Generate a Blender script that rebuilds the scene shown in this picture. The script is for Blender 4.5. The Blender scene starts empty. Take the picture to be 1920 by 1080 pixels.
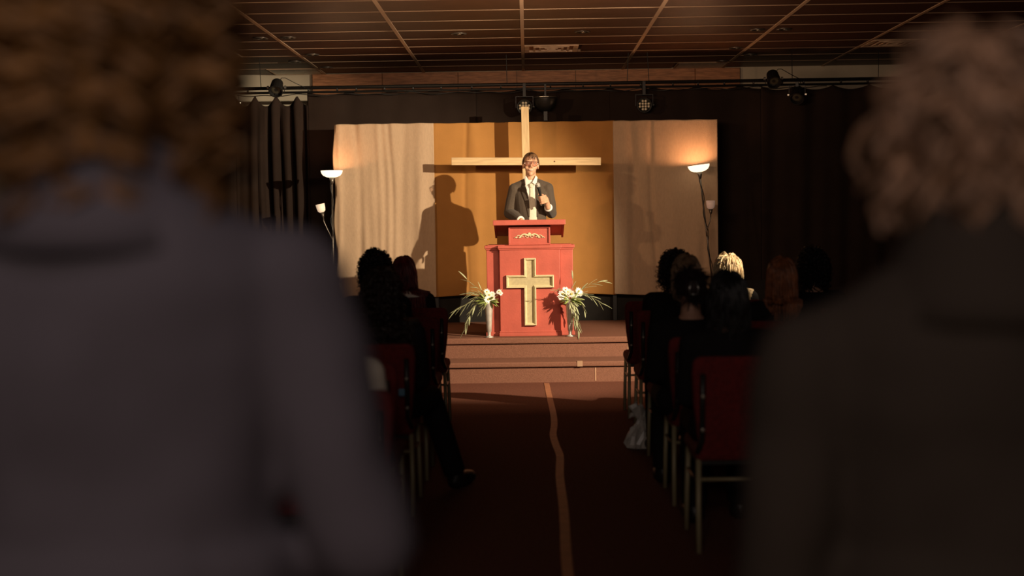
import bpy, math, random
import numpy as np
from mathutils import Vector, Matrix, Euler
from mathutils.bvhtree import BVHTree
random.seed(7)
PI = math.pi
sc = bpy.context.scene
COL = sc.collection

# ------------------------------------------------------------------ camera
cd = bpy.data.cameras.new('camera'); cam = bpy.data.objects.new('camera', cd); COL.objects.link(cam)
Rv = Vector((0.99983122, 0.01090971, -0.01478212)); Uv = Vector((0.01423585, 0.04855635, 0.99871899))
Fw = Vector((-0.0116135, 0.99876086, -0.04839285))
cam.matrix_world = Matrix(((Rv.x, Uv.x, -Fw.x, 0), (Rv.y, Uv.y, -Fw.y, 0), (Rv.z, Uv.z, -Fw.z, 1.48), (0, 0, 0, 1)))
cd.sensor_width = 36; cd.lens = 36 * 2580 / 1920; cd.clip_start = 0.05; cd.clip_end = 100
cd.dof.use_dof = True; cd.dof.focus_distance = 13.6; cd.dof.aperture_fstop = 1.5
sc.camera = cam
# ------------------------------------------------------------------ world, exposure
w = bpy.data.worlds.new('world'); sc.world = w; w.use_nodes = True
w.node_tree.nodes['Background'].inputs[0].default_value = (1.0, 0.72, 0.55, 1)
w.node_tree.nodes['Background'].inputs[1].default_value = 0.015
sc.view_settings.view_transform = 'Standard'; sc.view_settings.look = 'None'
sc.view_settings.exposure = 0.0; sc.view_settings.gamma = 1.0; sc.view_settings.use_curve_mapping = False
# ------------------------------------------------------------------ lights
def aim(o, tgt):
    o.rotation_euler = (Vector(tgt) - o.location).to_track_quat('-Z', 'Y').to_euler()
def spot(name, loc, tgt, power, col, ang, blend, size):
    l = bpy.data.lights.new(name, 'SPOT'); l.energy = power; l.color = col
    l.spot_size = math.radians(ang); l.spot_blend = blend; l.shadow_soft_size = size
    o = bpy.data.objects.new(name, l); o.location = loc; COL.objects.link(o); aim(o, tgt); return o
def area(name, loc, tgt, power, col, sx, sy):
    l = bpy.data.lights.new(name, 'AREA'); l.energy = power; l.color = col; l.shape = 'RECTANGLE'; l.size = sx; l.size_y = sy
    o = bpy.data.objects.new(name, l); o.location = loc; COL.objects.link(o); aim(o, tgt); return o
def point(name, loc, power, col, size):
    l = bpy.data.lights.new(name, 'POINT'); l.energy = power; l.color = col; l.shadow_soft_size = size
    o = bpy.data.objects.new(name, l); o.location = loc; COL.objects.link(o); return o
spot('key_spot', (4.9, 8.2, 3.05), (-1.25, 13.75, 1.0), 4250, (1.0, 0.82, 0.58), 37, 0.5, 0.035)
spot('second_spot', (-4.9, 8.2, 3.05), (-0.35, 14.9, 2.1), 340, (1.0, 0.62, 0.34), 32, 0.9, 0.06)
area('added_wash', (0.2, 10.2, 2.6), (0, 17, 3.35), 46, (1.0, 0.66, 0.42), 1.6, 0.25)  # added unseen light, brightens bulkhead, ceiling grid and drapes; no real fixture
area('rear_fill', (-0.6, -2.5, 2.9), (-0.3, 6, 0.6), 60, (1.0, 0.82, 0.70), 3.0, 0.6)  # added fill behind the camera for audience and foreground, no lamp there
area('room_fill', (-0.3, -0.1, 3.15), (-0.3, 1.2, 1.0), 10.0, (1.0, 0.84, 0.86), 1.0, 0.6)

# ------------------------------------------------------------------ helpers
def srgb(r, g, b):
    f = lambda c: ((c / 255 + .055) / 1.055) ** 2.4 if c > 10 else c / 255 / 12.92
    return (f(r), f(g), f(b))
def mat(name, col, rough=.7, metal=0, nscale=0, namp=.25, bump=0, bscale=None, spec=.4, stretch=None, col2=None, emit=None, estr=0, sheen=0):
    m = bpy.data.materials.new(name); m.use_nodes = True; nt = m.node_tree; N = nt.nodes; L = nt.links
    b = N['Principled BSDF']; b.inputs['Base Color'].default_value = (*col, 1); b.inputs['Roughness'].default_value = rough
    b.inputs['Metallic'].default_value = metal; b.inputs['Specular IOR Level'].default_value = spec
    if sheen: b.inputs['Sheen Weight'].default_value = sheen
    if emit: b.inputs['Emission Color'].default_value = (*emit, 1); b.inputs['Emission Strength'].default_value = estr
    tc = N.new('ShaderNodeTexCoord'); mp = N.new('ShaderNodeMapping'); L.new(tc.outputs['Object'], mp.inputs[0])
    if stretch: mp.inputs['Scale'].default_value = stretch
    if nscale:
        n = N.new('ShaderNodeTexNoise'); n.inputs['Scale'].default_value = nscale; n.inputs['Detail'].default_value = 5
        L.new(mp.outputs[0], n.inputs['Vector'])
        r = N.new('ShaderNodeValToRGB'); L.new(n.outputs['Fac'], r.inputs[0])
        c2 = col2 if col2 else tuple(min(1, c * (1 + namp)) for c in col)
        c1 = col if col2 else tuple(c * (1 - namp) for c in col)
        r.color_ramp.elements[0].position = .35; r.color_ramp.elements[1].position = .65
        r.color_ramp.elements[0].color = (*c1, 1); r.color_ramp.elements[1].color = (*c2, 1)
        L.new(r.outputs[0], b.inputs['Base Color'])
    if bump:
        n2 = N.new('ShaderNodeTexNoise'); n2.inputs['Scale'].default_value = bscale or nscale or 100; n2.inputs['Detail'].default_value = 3
        L.new(mp.outputs[0], n2.inputs['Vector'])
        bp = N.new('ShaderNodeBump'); bp.inputs['Strength'].default_value = bump; bp.inputs['Distance'].default_value = .01
        L.new(n2.outputs['Fac'], bp.inputs['Height']); L.new(bp.outputs[0], b.inputs['Normal'])
    return m

class MB:
    def __init__(s): s.v = []; s.f = []
    def add(s, v, f):
        o = len(s.v); s.v += [tuple(p) for p in v]; s.f += [tuple(i + o for i in q) for q in f]; return s
    def box(s, x0, x1, y0, y1, z0, z1):
        v = [(x, y, z) for z in (z0, z1) for y in (y0, y1) for x in (x0, x1)]
        return s.add(v, [(0, 2, 3, 1), (4, 5, 7, 6), (0, 1, 5, 4), (2, 6, 7, 3), (0, 4, 6, 2), (1, 3, 7, 5)])
    def rings(s, rings, close=True):
        n = len(rings[0]); v = [p for r in rings for p in r]; f = []
        for i in range(len(rings) - 1):
            for k in range(n):
                a = i * n + k; b = i * n + (k + 1) % n
                f.append((a, b, b + n, a + n))
        if close:
            f.append(tuple(range(n))[::-1]); f.append(tuple(range((len(rings) - 1) * n, len(rings) * n)))
        return s.add(v, f)
    def tube(s, pts, rad, n=10):
        pts = [Vector(p) for p in pts]
        if not hasattr(rad, '__len__'): rad = [rad] * len(pts)
        rr = []; prev = None
        for i, p in enumerate(pts):
            t = (pts[min(i + 1, len(pts) - 1)] - pts[max(i - 1, 0)]).normalized()
            if prev is None:
                a = t.cross(Vector((0, 0, 1)));
                if a.length < .2: a = t.cross(Vector((0, 1, 0)))
            else: a = prev - t * prev.dot(t)
            a.normalize(); b = t.cross(a); prev = a
            rr.append([p + (a * math.cos(2 * PI * k / n) + b * math.sin(2 * PI * k / n)) * rad[i] for k in range(n)])
        return s.rings(rr)
    def lathe(s, prof, c=(0, 0, 0), n=24, axis=(0, 0, 1), close=True):
        q = Vector((0, 0, 1)).rotation_difference(Vector(axis)); c = Vector(c)
        return s.rings([[c + q @ Vector((r * math.cos(2 * PI * k / n), r * math.sin(2 * PI * k / n), z)) for k in range(n)] for r, z in prof], close)
    def ell(s, c, r, n=16, m=10, rot=None):
        c = Vector(c); rr = []
        if not hasattr(r, '__len__'): r = (r, r, r)
        for i in range(m + 1):
            th = PI * (i + .02) / (m + .04); z = -math.cos(th); q = math.sin(th)
            ring = [Vector((r[0] * q * math.cos(2 * PI * k / n), r[1] * q * math.sin(2 * PI * k / n), r[2] * z)) for k in range(n)]
            if rot: ring = [rot @ p for p in ring]
            rr.append([c + p for p in ring])
        return s.rings(rr)
    def chain(s, pts, rad, n=12):
        for i in range(len(pts) - 1):
            s.tube([pts[i], pts[i + 1]], [rad[i], rad[i + 1]], n)
        for p, r in zip(pts, rad): s.ell(p, r, 12, 8)
        return s
    def extr(s, poly, y0, y1):      # polygon in x,z extruded along y
        n = len(poly)
        return s.rings([[(x, y0, z) for x, z in poly], [(x, y1, z) for x, z in poly]])
    def mesh(s, name='mesh'):
        m = bpy.data.meshes.new(name); m.from_pydata(s.v, [], s.f); m.update(); return m
    def build(s, name, m, parent=None, smooth=False, bevel=0, solid=0, sub=0, kind=None, label=None):
        me = s.mesh(name); o = bpy.data.objects.new(name, me); COL.objects.link(o); me.materials.append(m)
        if smooth: me.polygons.foreach_set('use_smooth', [True] * len(me.polygons))
        if bevel:
            b = o.modifiers.new('bevel', 'BEVEL'); b.width = bevel; b.segments = 2; b.limit_method = 'ANGLE'
        if solid:
            b = o.modifiers.new('solid', 'SOLIDIFY'); b.thickness = solid; b.offset = 0
        if sub:
            b = o.modifiers.new('sub', 'SUBSURF'); b.levels = sub; b.render_levels = sub
        if parent: o.parent = parent
        if kind: o['kind'] = kind
        if label: o['label'] = label
        return o
def link_mesh(name, me, m, parent=None, loc=None):
    o = bpy.data.objects.new(name, me); COL.objects.link(o)
    if len(me.materials) == 0: me.materials.append(m)
    else: o.material_slots[0].link = 'OBJECT'; o.material_slots[0].material = m
    if parent: o.parent = parent
    if loc: o.location = loc
    return o
def tag(o, label, cat, group=None):
    o['label'] = label; o['category'] = cat
    if group: o['group'] = group
    return o
def thing(name, loc, label, cat, group=None, rz=0):
    o = bpy.data.objects.new(name, None); COL.objects.link(o); o.location = loc; o.rotation_euler = (0, 0, rz); o.empty_display_size = .1
    return tag(o, label, cat, group)
def kids(o): return [c for c in COL.objects if c.parent == o]
def dup(root, loc, label=None, group=None, tree=None):
    r = root.copy(); COL.objects.link(r); r.location = loc
    if label: r['label'] = label
    if group: r['group'] = group
    for c, gs in tree:
        d = c.copy(); COL.objects.link(d); d.parent = r
        for g in gs:
            e = g.copy(); COL.objects.link(e); e.parent = d
    return r
def tree_of(root): return [(c, kids(c)) for c in kids(root)]

def evaluate(mb, mods, name='mesh'):
    me = mb.mesh(name) if isinstance(mb, MB) else mb
    o = bpy.data.objects.new('temporary', me); COL.objects.link(o)
    for typ, kw in mods:
        md = o.modifiers.new(typ, typ)
        for k, v in kw.items(): setattr(md, k, v)
    dg = bpy.context.evaluated_depsgraph_get(); dg.update()
    out = bpy.data.meshes.new_from_object(o.evaluated_get(dg)); out.name = name
    bpy.data.objects.remove(o)
    out.polygons.foreach_set('use_smooth', [True] * len(out.polygons))
    return out
clouds = bpy.data.textures.new('folds', 'CLOUDS'); clouds.noise_scale = .16; clouds.noise_depth = 1
def blob(mb, vox, it=6, folds=0, name='mesh', zs=None):
    mods = [('REMESH', dict(mode='VOXEL', voxel_size=vox, use_smooth_shade=True)), ('SMOOTH', dict(factor=.5, iterations=it))]
    if folds: mods.append(('DISPLACE', dict(texture=clouds, strength=folds, mid_level=.5, texture_coords='LOCAL')))
    return evaluate(mb, mods, name)

# ------------------------------------------------------------------ materials
M = {}
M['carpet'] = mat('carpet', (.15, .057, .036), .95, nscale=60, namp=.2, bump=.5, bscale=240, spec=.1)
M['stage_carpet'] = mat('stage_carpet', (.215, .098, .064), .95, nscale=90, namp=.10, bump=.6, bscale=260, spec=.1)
M['stage_gap'] = mat('stage_gap', (.01, .005, .004), 1, spec=0)
M['seam'] = mat('seam', (.55, .33, .2), .9)
M['scrap'] = mat('tan_tape', (.34, .20, .12), .7)
M['tape'] = mat('tape', (.33, .13, .062), .55, nscale=12, namp=.15)
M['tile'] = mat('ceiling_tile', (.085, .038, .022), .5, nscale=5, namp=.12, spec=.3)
M['tee'] = mat('ceiling_grid', (.40, .27, .175), .7, spec=.2)
M['runner'] = mat('ceiling_runner', (.56, .40, .27), .7, spec=.2)
M['vent'] = mat('vent', (.72, .54, .38), .5, nscale=9, namp=.3)
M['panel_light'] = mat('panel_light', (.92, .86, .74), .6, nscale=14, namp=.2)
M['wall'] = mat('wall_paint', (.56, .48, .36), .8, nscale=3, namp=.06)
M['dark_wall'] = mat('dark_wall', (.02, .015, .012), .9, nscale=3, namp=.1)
M['wood_panel'] = mat('wood_panel', (.42, .185, .085), .5, nscale=7, namp=.3, stretch=(1.2, 1, 14))
M['wood'] = mat('pine', (.62, .43, .22), .6, nscale=5, namp=.14, stretch=(1, 6, 12))
M['woodv'] = mat('pine_upright', (.62, .43, .22), .6, nscale=5, namp=.16, stretch=(12, 6, 1))
M['knot'] = mat('wood_knot', (.12, .05, .02), .7)
M['black'] = mat('black_metal', (.012, .011, .010), .45)
M['drape'] = mat('black_drape', (.024, .0155, .012), .95, nscale=4, namp=.08, bump=.08, bscale=300, spec=.05)
M['skirt'] = mat('screen_skirt', (.012, .010, .008), .9, nscale=10, namp=.2)
M['linen'] = mat('linen', (.46, .322, .210), .9, nscale=60, namp=.04, bump=.25, bscale=260, spec=.1, stretch=(1, 1, .35))
M['orange'] = mat('ochre_cloth', (.40, .188, .052), .85, nscale=8, namp=.03, bump=.2, bscale=200, spec=.15)
M['red_paint'] = mat('red_paint', (.43, .088, .058), .5, nscale=7, namp=.08, bump=.12, bscale=60)
M['gold_cream'] = mat('cream_gilding', (.63, .55, .33), .55, nscale=30, namp=.08)
M['cream_dark'] = mat('cream_field', (.43, .36, .20), .6, nscale=40, namp=.08)
M['pewter'] = mat('pewter', (.56, .52, .46), .42, metal=.5, nscale=20, namp=.15)
M['petal'] = mat('petal', (.92, .89, .82), .6)
M['flower_eye'] = mat('flower_centre', (.50, .40, .06), .8)
M['leaf'] = mat('leaf', (.30, .36, .10), .6, nscale=20, namp=.25)
M['olive'] = mat('olive_leaf', (.37, .39, .22), .6, nscale=20, namp=.25)
M['stem'] = mat('stem', (.24, .20, .08), .7)
M['suit'] = mat('charcoal_suit', (.076, .054, .036), .85, bump=.15, bscale=400, nscale=80, namp=.08, sheen=.1)
M['lapel'] = mat('lapel_cloth', (.063, .045, .030), .85)
M['shirt'] = mat('white_shirt', (.78, .74, .66), .8)
M['tie'] = mat('cream_tie', (.62, .57, .44), .6, nscale=120, namp=.06)
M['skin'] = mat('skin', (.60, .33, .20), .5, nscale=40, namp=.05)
M['lips'] = mat('lips', (.48, .20, .13), .5)
M['teeth'] = mat('teeth', (.75, .68, .56), .4)
M['eye'] = mat('eye_white', (.7, .65, .6), .3)
M['iris'] = mat('iris', (.05, .03, .02), .2)
M['hair_brown'] = mat('brown_hair', (.15, .078, .036), .45, nscale=30, namp=.4)
M['glass_frame'] = mat('glasses_frame', (.13, .045, .03), .3)
M['trouser'] = mat('trousers', (.02, .018, .016), .9)
M['shoe'] = mat('shoe', (.015, .012, .01), .4)
M['red_fabric'] = mat('red_chair_fabric', (.125, .009, .007), .9, nscale=60, namp=.25, bump=.3, bscale=300)
M['chair_frame'] = mat('chair_frame', (.025, .022, .018), .4, metal=.3)
M['chair_leg'] = mat('brass_leg', (.32, .26, .14), .45, metal=.1)
M['bolt'] = mat('bolt', (.5, .45, .35), .3, metal=.8)
M['blue'] = mat('blue_tag', (.10, .22, .30), .6)
M['lampmetal'] = mat('lamp_metal', (.15, .13, .11), .35, metal=.7)
M['bowl'] = mat('lit_glass_bowl', (.8, .72, .6), .4, emit=(1.0, .80, .55), estr=1.6)
M['cup'] = mat('lit_glass_cup', (.7, .6, .5), .4, emit=(1.0, .72, .48), estr=.55)
M['cup_off'] = mat('unlit_cup_glow', (.62, .46, .38), .4, emit=(1.0, .62, .45), estr=.12)  # cup is switched off; its faint glow is painted in as emission
M['led'] = mat('led_lens', (.75, .65, .48), .25, )
M['led_face'] = mat('led_face', (.05, .045, .03), .5)
M['steel'] = mat('steel', (.5, .48, .42), .3, metal=.9)
M['bag'] = mat('white_plastic', (.50, .45, .39), .35, nscale=20, namp=.15)
M['white_top'] = mat('white_blouse', (.80, .70, .56), .85)
M['black_cloth'] = mat('black_cloth', (.012, .010, .010), .95, spec=.1)
M['navy_jacket'] = mat('slate_jacket', (.072, .062, .072), .9, nscale=200, namp=.06, spec=.1)
M['olive_jacket'] = mat('brown_jacket', (.028, .0205, .0155), .9, nscale=200, namp=.06, spec=.1)
M['grille'] = mat('mic_grille', (.42, .38, .32), .5, metal=.1, nscale=600, namp=.3)
# tinted lens
m = mat('tinted_lens', (.55, .28, .20), .1); nt = m.node_tree; tr = nt.nodes.new('ShaderNodeBsdfTransparent'); tr.inputs[0].default_value = (1.0, .93, .90, 1)
mx = nt.nodes.new('ShaderNodeMixShader'); mx.inputs[0].default_value = .13; out = nt.nodes['Material Output']
nt.links.new(tr.outputs[0], mx.inputs[1]); nt.links.new(nt.nodes['Principled BSDF'].outputs[0], mx.inputs[2]); nt.links.new(mx.outputs[0], out.inputs[0]); M['lens'] = m

# ------------------------------------------------------------------ the room
def struct(name, mb, m, parent=None):
    o = mb.build(name, m, parent)
    if not parent: o['kind'] = 'structure'
    return o
XW, YB, CZ = 5.6, 17.0, 3.32
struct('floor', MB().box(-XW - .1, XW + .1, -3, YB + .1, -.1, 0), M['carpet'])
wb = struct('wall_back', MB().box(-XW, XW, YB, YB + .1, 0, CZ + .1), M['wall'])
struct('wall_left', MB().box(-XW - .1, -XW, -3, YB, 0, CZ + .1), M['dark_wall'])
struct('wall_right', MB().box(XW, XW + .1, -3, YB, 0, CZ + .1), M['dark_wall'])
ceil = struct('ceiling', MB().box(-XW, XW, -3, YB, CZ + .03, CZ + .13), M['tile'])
# wooden bulkhead on the back wall
xs = [-2.61, -1.75, -.82, -.10, .62, 2.08, 2.63]
for i in range(6):
    MB().box(xs[i] + .003, xs[i + 1] - .003, YB - .05 - .004 * (i % 2), YB, 2.92, CZ - .004).build('plank', M['wood_panel'], wb, bevel=.003)
# suspended ceiling: runners, tees, tiles
RX = [-.02 + 1.22 * k for k in range(-4, 5)]; TY = [16.38 - .61 * k for k in range(0, 11)]
for x in RX: MB().box(x - .017, x + .017, TY[-1] - .3, YB, CZ, CZ + .028).build('runner', M['runner'], ceil)
for y in TY: MB().box(-XW, XW, y - .009, y + .009, CZ + .002, CZ + .028).build('cross_tee', M['tee'], ceil)
YE = [YB] + TY
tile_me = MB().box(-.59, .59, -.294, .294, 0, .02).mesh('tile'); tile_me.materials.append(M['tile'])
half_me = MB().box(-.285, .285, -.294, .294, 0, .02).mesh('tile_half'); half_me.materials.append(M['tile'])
vents = [(-3.68, 3, 0), (-.02, 3, 0), (3.64, 3, 0), (-3.68, 0, 1), (1.20, 0, 1)]   # cell x0, row, which half
def put(me, x, y, jz, name='tile'):
    o = bpy.data.objects.new(name, me); COL.objects.link(o); o.parent = ceil; o.location = (x, y, CZ + .0045 + jz); return o
rows = [(YE[i + 1], YE[i]) for i in range(len(YE) - 1)]
vent_spots = []
for r, (y0, y1) in enumerate(rows):
    for x0 in RX[:-1] + [RX[-1]]:
        if x0 + 1.22 > XW: continue
        cy = (y0 + y1) / 2; hit = None
        for vx, vr, vh in vents:
            if abs(vx - x0) < .1 and (vr if vr else 0) == r: hit = vh
        if r == 3: hit2 = None
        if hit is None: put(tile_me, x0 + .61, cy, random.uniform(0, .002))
        else:
            put(half_me, x0 + (.915 if hit == 0 else .305), cy, 0)
            vent_spots.append((x0 + (.305 if hit == 0 else .915), cy, hit))
    for sx in (-1, 1): put(half_me, sx * 5.2 , (y0 + y1) / 2, 0)
names = {0: ['left', 'above the cross', 'right'], 1: ['left', 'right']}
lab_v = ['tan square ceiling diffuser partly behind the curly hair at left', 'tan square ceiling diffuser over the middle of the stage', 'tan square ceiling diffuser beside the right foreground head']
lab_l = ['pale mottled ceiling panel against the white wall at left', 'pale mottled ceiling panel next to the wooden bulkhead end at right']
iv = il = 0
for x, y, h in sorted(vent_spots, key=lambda t: t[0]):
    if h == 0:
        t = thing('ceiling_vent', (x, y, CZ), lab_v[iv], 'vent'); iv += 1
        f = MB()
        for a, b in ((.285, .235),):
            f.box(-a, a, -a, -b, -.004, .02).box(-a, a, b, a, -.004, .02).box(-a, -b, -b, b, -.004, .02).box(b, a, -b, b, -.004, .02)
        f.build('frame', M['vent'], t)
        for a in (.19, .13, .07):
            g = MB(); b = a - .022
            g.box(-a, a, -a, -b, -.006, .006).box(-a, a, b, a, -.006, .006).box(-a, -b, -b, b, -.006, .006).box(b, a, -b, b, -.006, .006)
            g.build('louvre', M['vent'], t)
        MB().box(-.235, .235, -.235, .235, .016, .024).build('backing', M['wood_panel'], t)
    else:
        t = thing('ceiling_panel', (x, y, CZ), lab_l[il], 'ceiling panel'); il += 1
        MB().box(-.29, .29, -.29, .29, .0, .02).build('diffuser', M['panel_light'], t)
        f = MB(); f.box(-.3, .3, -.3, -.285, -.004, .02).box(-.3, .3, .285, .3, -.004, .02).box(-.3, -.285, -.285, .285, -.004, .02).box(.285, .3, -.285, .285, -.004, .02)
        f.build('frame', M['tee'], t)
dl = [(-2.607, 13.66, 'left of the left ceiling runner, nearest of its row'), (-2.332, 13.65, 'right of the left ceiling runner, nearest of its row'), (-2.313, 15.05, 'right of the left ceiling runner, middle of its row'),
      (-2.603, 15.66, 'left of the left ceiling runner, nearest the wall'), (-2.338, 16.30, 'right of the left ceiling runner, nearest the wall'), (-.644, 13.58, 'ahead and left of the stage cross'), (.568, 13.58, 'ahead and right of the stage cross'),
      (2.285, 13.63, 'left of the right ceiling runner, nearest of its row'), (2.545, 13.62, 'right of the right ceiling runner, nearest of its row'), (2.291, 15.05, 'left of the right ceiling runner, middle of its row'),
      (2.553, 15.70, 'right of the right ceiling runner, nearest the wall'), (2.324, 16.30, 'left of the right ceiling runner, nearest the wall')]
dt = None
for x, y, s in dl:
    lab = 'small round recessed downlight ' + s
    if dt is None:
        d0 = thing('downlight', (x, y, CZ), lab, 'ceiling light', 'recessed downlights in the dark ceiling')
        MB().lathe([(.052, -.004), (.075, -.006), (.08, .004), (.055, .012)], n=20, close=False).build('trim_ring', M['lampmetal'], d0, smooth=True)
        MB().lathe([(.055, .0), (.045, .006), (.001, .007)], n=20, close=True).build('reflector', M['black'], d0, smooth=True)
        MB().ell((.01, 0, .0), (.02, .02, .008)).build('bulb', M['steel'], d0, smooth=True)
        dt = tree_of(d0)
    else: dup(d0, (x, y, CZ), lab, None, dt)

# ------------------------------------------------------------------ stage
st = thing('stage', (0, 13, 0), 'low carpeted stage with two steps at the end of the aisle', 'stage')
SW = 5.55
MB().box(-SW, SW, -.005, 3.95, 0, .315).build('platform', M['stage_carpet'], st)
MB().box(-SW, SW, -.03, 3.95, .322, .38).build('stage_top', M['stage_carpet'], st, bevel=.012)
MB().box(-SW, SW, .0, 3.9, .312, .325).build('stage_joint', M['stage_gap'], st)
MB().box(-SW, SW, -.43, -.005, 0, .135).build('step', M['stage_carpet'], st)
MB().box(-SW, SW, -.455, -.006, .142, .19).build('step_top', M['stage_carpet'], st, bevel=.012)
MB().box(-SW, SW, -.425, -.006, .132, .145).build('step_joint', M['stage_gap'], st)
MB().box(.935, .943, -.010, -.004, .19, .31).build('carpet_seam', M['seam'], st)
MB().box(.605, .613, -.434, -.429, .01, .13).build('carpet_seam', M['seam'], st)
tp = MB(); tp.box(.44, .49, -.458, -.40, .191, .193).box(.44, .49, -.459, -.455, .145, .192)
tag(tp.build('tape_scrap', M['scrap']), 'short strip of tan tape folded over the edge of the lower step', 'tape').location = (0, 13, 0)
# tape on the aisle floor
pts = [(.158, 12.5), (.160, 12.28), (.171, 11.25), (.181, 10.39), (.176, 9.9), (.159, 9.47), (.170, 9.0), (.186, 8.62), (.176, 8.2), (.168, 7.88), (.166, 6.94), (.152, 5.99), (.15, 5.2)]
rr = []
for i in range(0, (len(pts) - 1) * 6 + 1):
    k = min(i // 6, len(pts) - 2); t = (i - k * 6) / 6; p0 = pts[max(k - 1, 0)]; p1 = pts[k]; p2 = pts[k + 1]; p3 = pts[min(k + 2, len(pts) - 1)]
    x = .5 * (2 * p1[0] + (p2[0] - p0[0]) * t + (2 * p0[0] - 5 * p1[0] + 4 * p2[0] - p3[0]) * t * t + (3 * p1[0] - p0[0] - 3 * p2[0] + p3[0]) * t ** 3)
    y = p1[1] + (p2[1] - p1[1]) * t
    wdt = .024
    rr.append([(x - wdt, y, .001), (x + wdt, y, .001), (x + wdt, y, .003), (x - wdt, y, .003)])
tag(MB().rings(rr).build('floor_tape', M['tape']), 'wavy strip of orange tape running along the aisle carpet to the steps', 'tape')

# ------------------------------------------------------------------ drapes and pipe
def curtain(x0, x1, Y, ztop, label, nf, amp, seed, sag=.05, zb=.38, sharp=1.0, loc_fold=None):
    rnd = random.Random(seed); nx = int((x1 - x0) * 46) + 8; nz = 40
    ph = [rnd.uniform(0, 6.28) for _ in range(8)]
    v = []; f = []
    for j in range(nz + 1):
        t = j / nz
        for i in range(nx + 1):
            u = i / nx; x = x0 + (x1 - x0) * u
            a = u * nf * 2 * PI
            tie = abs(math.sin(a / 2))                      # 0 at ties
            ztl = ztop - sag * tie ** .7
            z = zb + (ztl - zb) * (1 - t)
            y = amp * (.55 * math.sin(a + ph[0] + .5 * math.sin(t * 2 + ph[1])) + .45 * math.sin(a * 1.9 + ph[2] + t * 1.3) * (.4 + .6 * t) + .3 * math.sin(a * .47 + ph[3]))
            if loc_fold:
                for cx, wd, d in loc_fold: y += d * math.exp(-((x - cx - .05 * math.sin(t * 3 + cx * 7) * t) / wd) ** 2) * min(1, .3 + t * 3)
            v.append((x - (x0 + x1) / 2, y, z - zb))
    for j in range(nz):
        for i in range(nx):
            a = j * (nx + 1) + i; f.append((a, a + nx + 1, a + nx + 2, a + 1))
    o = MB().add(v, f).build('drape', M['drape'], smooth=True, solid=.006)
    o.location = ((x0 + x1) / 2, Y, zb)
    return tag(o, label, 'curtain')
YD = 15.36
curtain(-5.4, -3.24, YD, 2.93, 'dark drape behind the curly-haired person at far left', 7, .03, 1)
curtain(-3.24, -2.42, YD, 2.93, 'brown-black drape hanging in deep narrow folds left of the screen', 3.5, .035, 2, sag=.13,
        loc_fold=[(-2.86, .022, .12), (-2.74, .012, .13), (-2.62, .03, .12), (-2.47, .014, .10), (-2.95, .02, -.04)])
curtain(-2.43, -.55, YD + .03, 2.95, 'flat black drape behind the left half of the screen', 4, .012, 3, sag=.03)
curtain(-.56, .95, YD + .05, 2.95, 'black drape behind the top of the wooden cross', 3, .018, 4, sag=.03)
curtain(.94, 2.62, YD + .03, 2.95, 'black drape behind the right half of the screen', 3.5, .016, 5, sag=.04)
curtain(2.61, 5.4, YD, 2.94, 'black drape right of the screen towards the dark side', 7, .025, 6, sag=.05)
pipe = thing('curtain_pipe', (0, 15.32, 2.98), 'black double pipe hung under the ceiling carrying drapes and stage lights', 'lighting bar')
MB().tube([(-4.9, 0, .012), (4.9, 0, .012)], .019, 12).build('pipe', M['black'], pipe, smooth=True)
MB().tube([(-4.9, .03, -.035), (4.9, .03, -.035)], .013, 10).build('pipe', M['black'], pipe, smooth=True)
for x in (-3.42, -3.23, -2.93, -.20, 1.13, 1.37, 2.95, 3.9, -4.2):
    MB().tube([(x, .005, .03), (x + random.uniform(-.02, .02), 0, CZ - 2.98)], .004, 6).build('hanger_rod', M['black'], pipe)
for i in range(26):
    x = -4.0 + i * .31 + random.uniform(-.06, .06)
    MB().lathe([(.022, -.008), (.024, 0), (.022, .008)], (x, .01, -.01), 10, (1, 0, 0)).build('tie', M['black'], pipe)
c = MB(); P = []
for i in range(140):
    x = -3.2 + i * .047; P.append((x, .02 + .012 * math.sin(i * .9), -.055 - .018 * abs(math.sin(i * .23)) - .008 * math.sin(i * .71)))
c.tube(P, .005, 6); c.build('cable', M['black'], pipe, smooth=True)

# ------------------------------------------------------------------ stage lights
def led_par(x, label):
    t = thing('led_par_light', (x, 15.22, 2.745), label, 'stage light')
    ax = Vector((0, -1, -.10)).normalized(); c = Vector((0, 0, -.01))
    MB().lathe([(.05, -.12), (.075, -.09), (.084, 0), (.084, .03), (.074, .03), (.074, .012)], c, 24, ax).build('housing', M['black'], t, smooth=True)
    MB().lathe([(.001, 0), (.076, .0), (.076, .012), (.001, .012)], c, 24, ax).build('face', M['led_face'], t)
    q = Vector((0, 0, 1)).rotation_difference(ax); L = MB()
    for zz, xs_ in ((.045, (-.016, .016)), (.015, (-.048, -.016, .016, .048)), (-.015, (-.048, -.016, .016, .048)), (-.045, (-.016, .016))):
        for xx in xs_:
            L.lathe([(.013, 0), (.013, .006), (.007, .012), (.001, .013)], c + ax * .012 + Vector((xx, 0, zz)), 10, ax)
    L.build('lenses', M['led'], t, smooth=False)
    y = MB()
    for s in (-1, 1): y.box(s * .094 - .003, s * .094 + .003, -.012, .012, -.02, .10)
    y.box(-.097, .097, -.012, .012, .10, .106); y.build('yoke', M['black'], t)
    MB().box(-.016, .016, .0, .11, .10, .25).build('clamp', M['black'], t)
    MB().lathe([(.018, -.01), (.018, .01)], (.10, 0, -.01), 10, (1, 0, 0)).build('knob', M['black'], t)
led_par(-.01, 'round LED stage light with twelve lenses, just above the cross top')
led_par(1.306, 'round LED stage light with twelve lenses, hung alone right of the cross')
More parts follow.
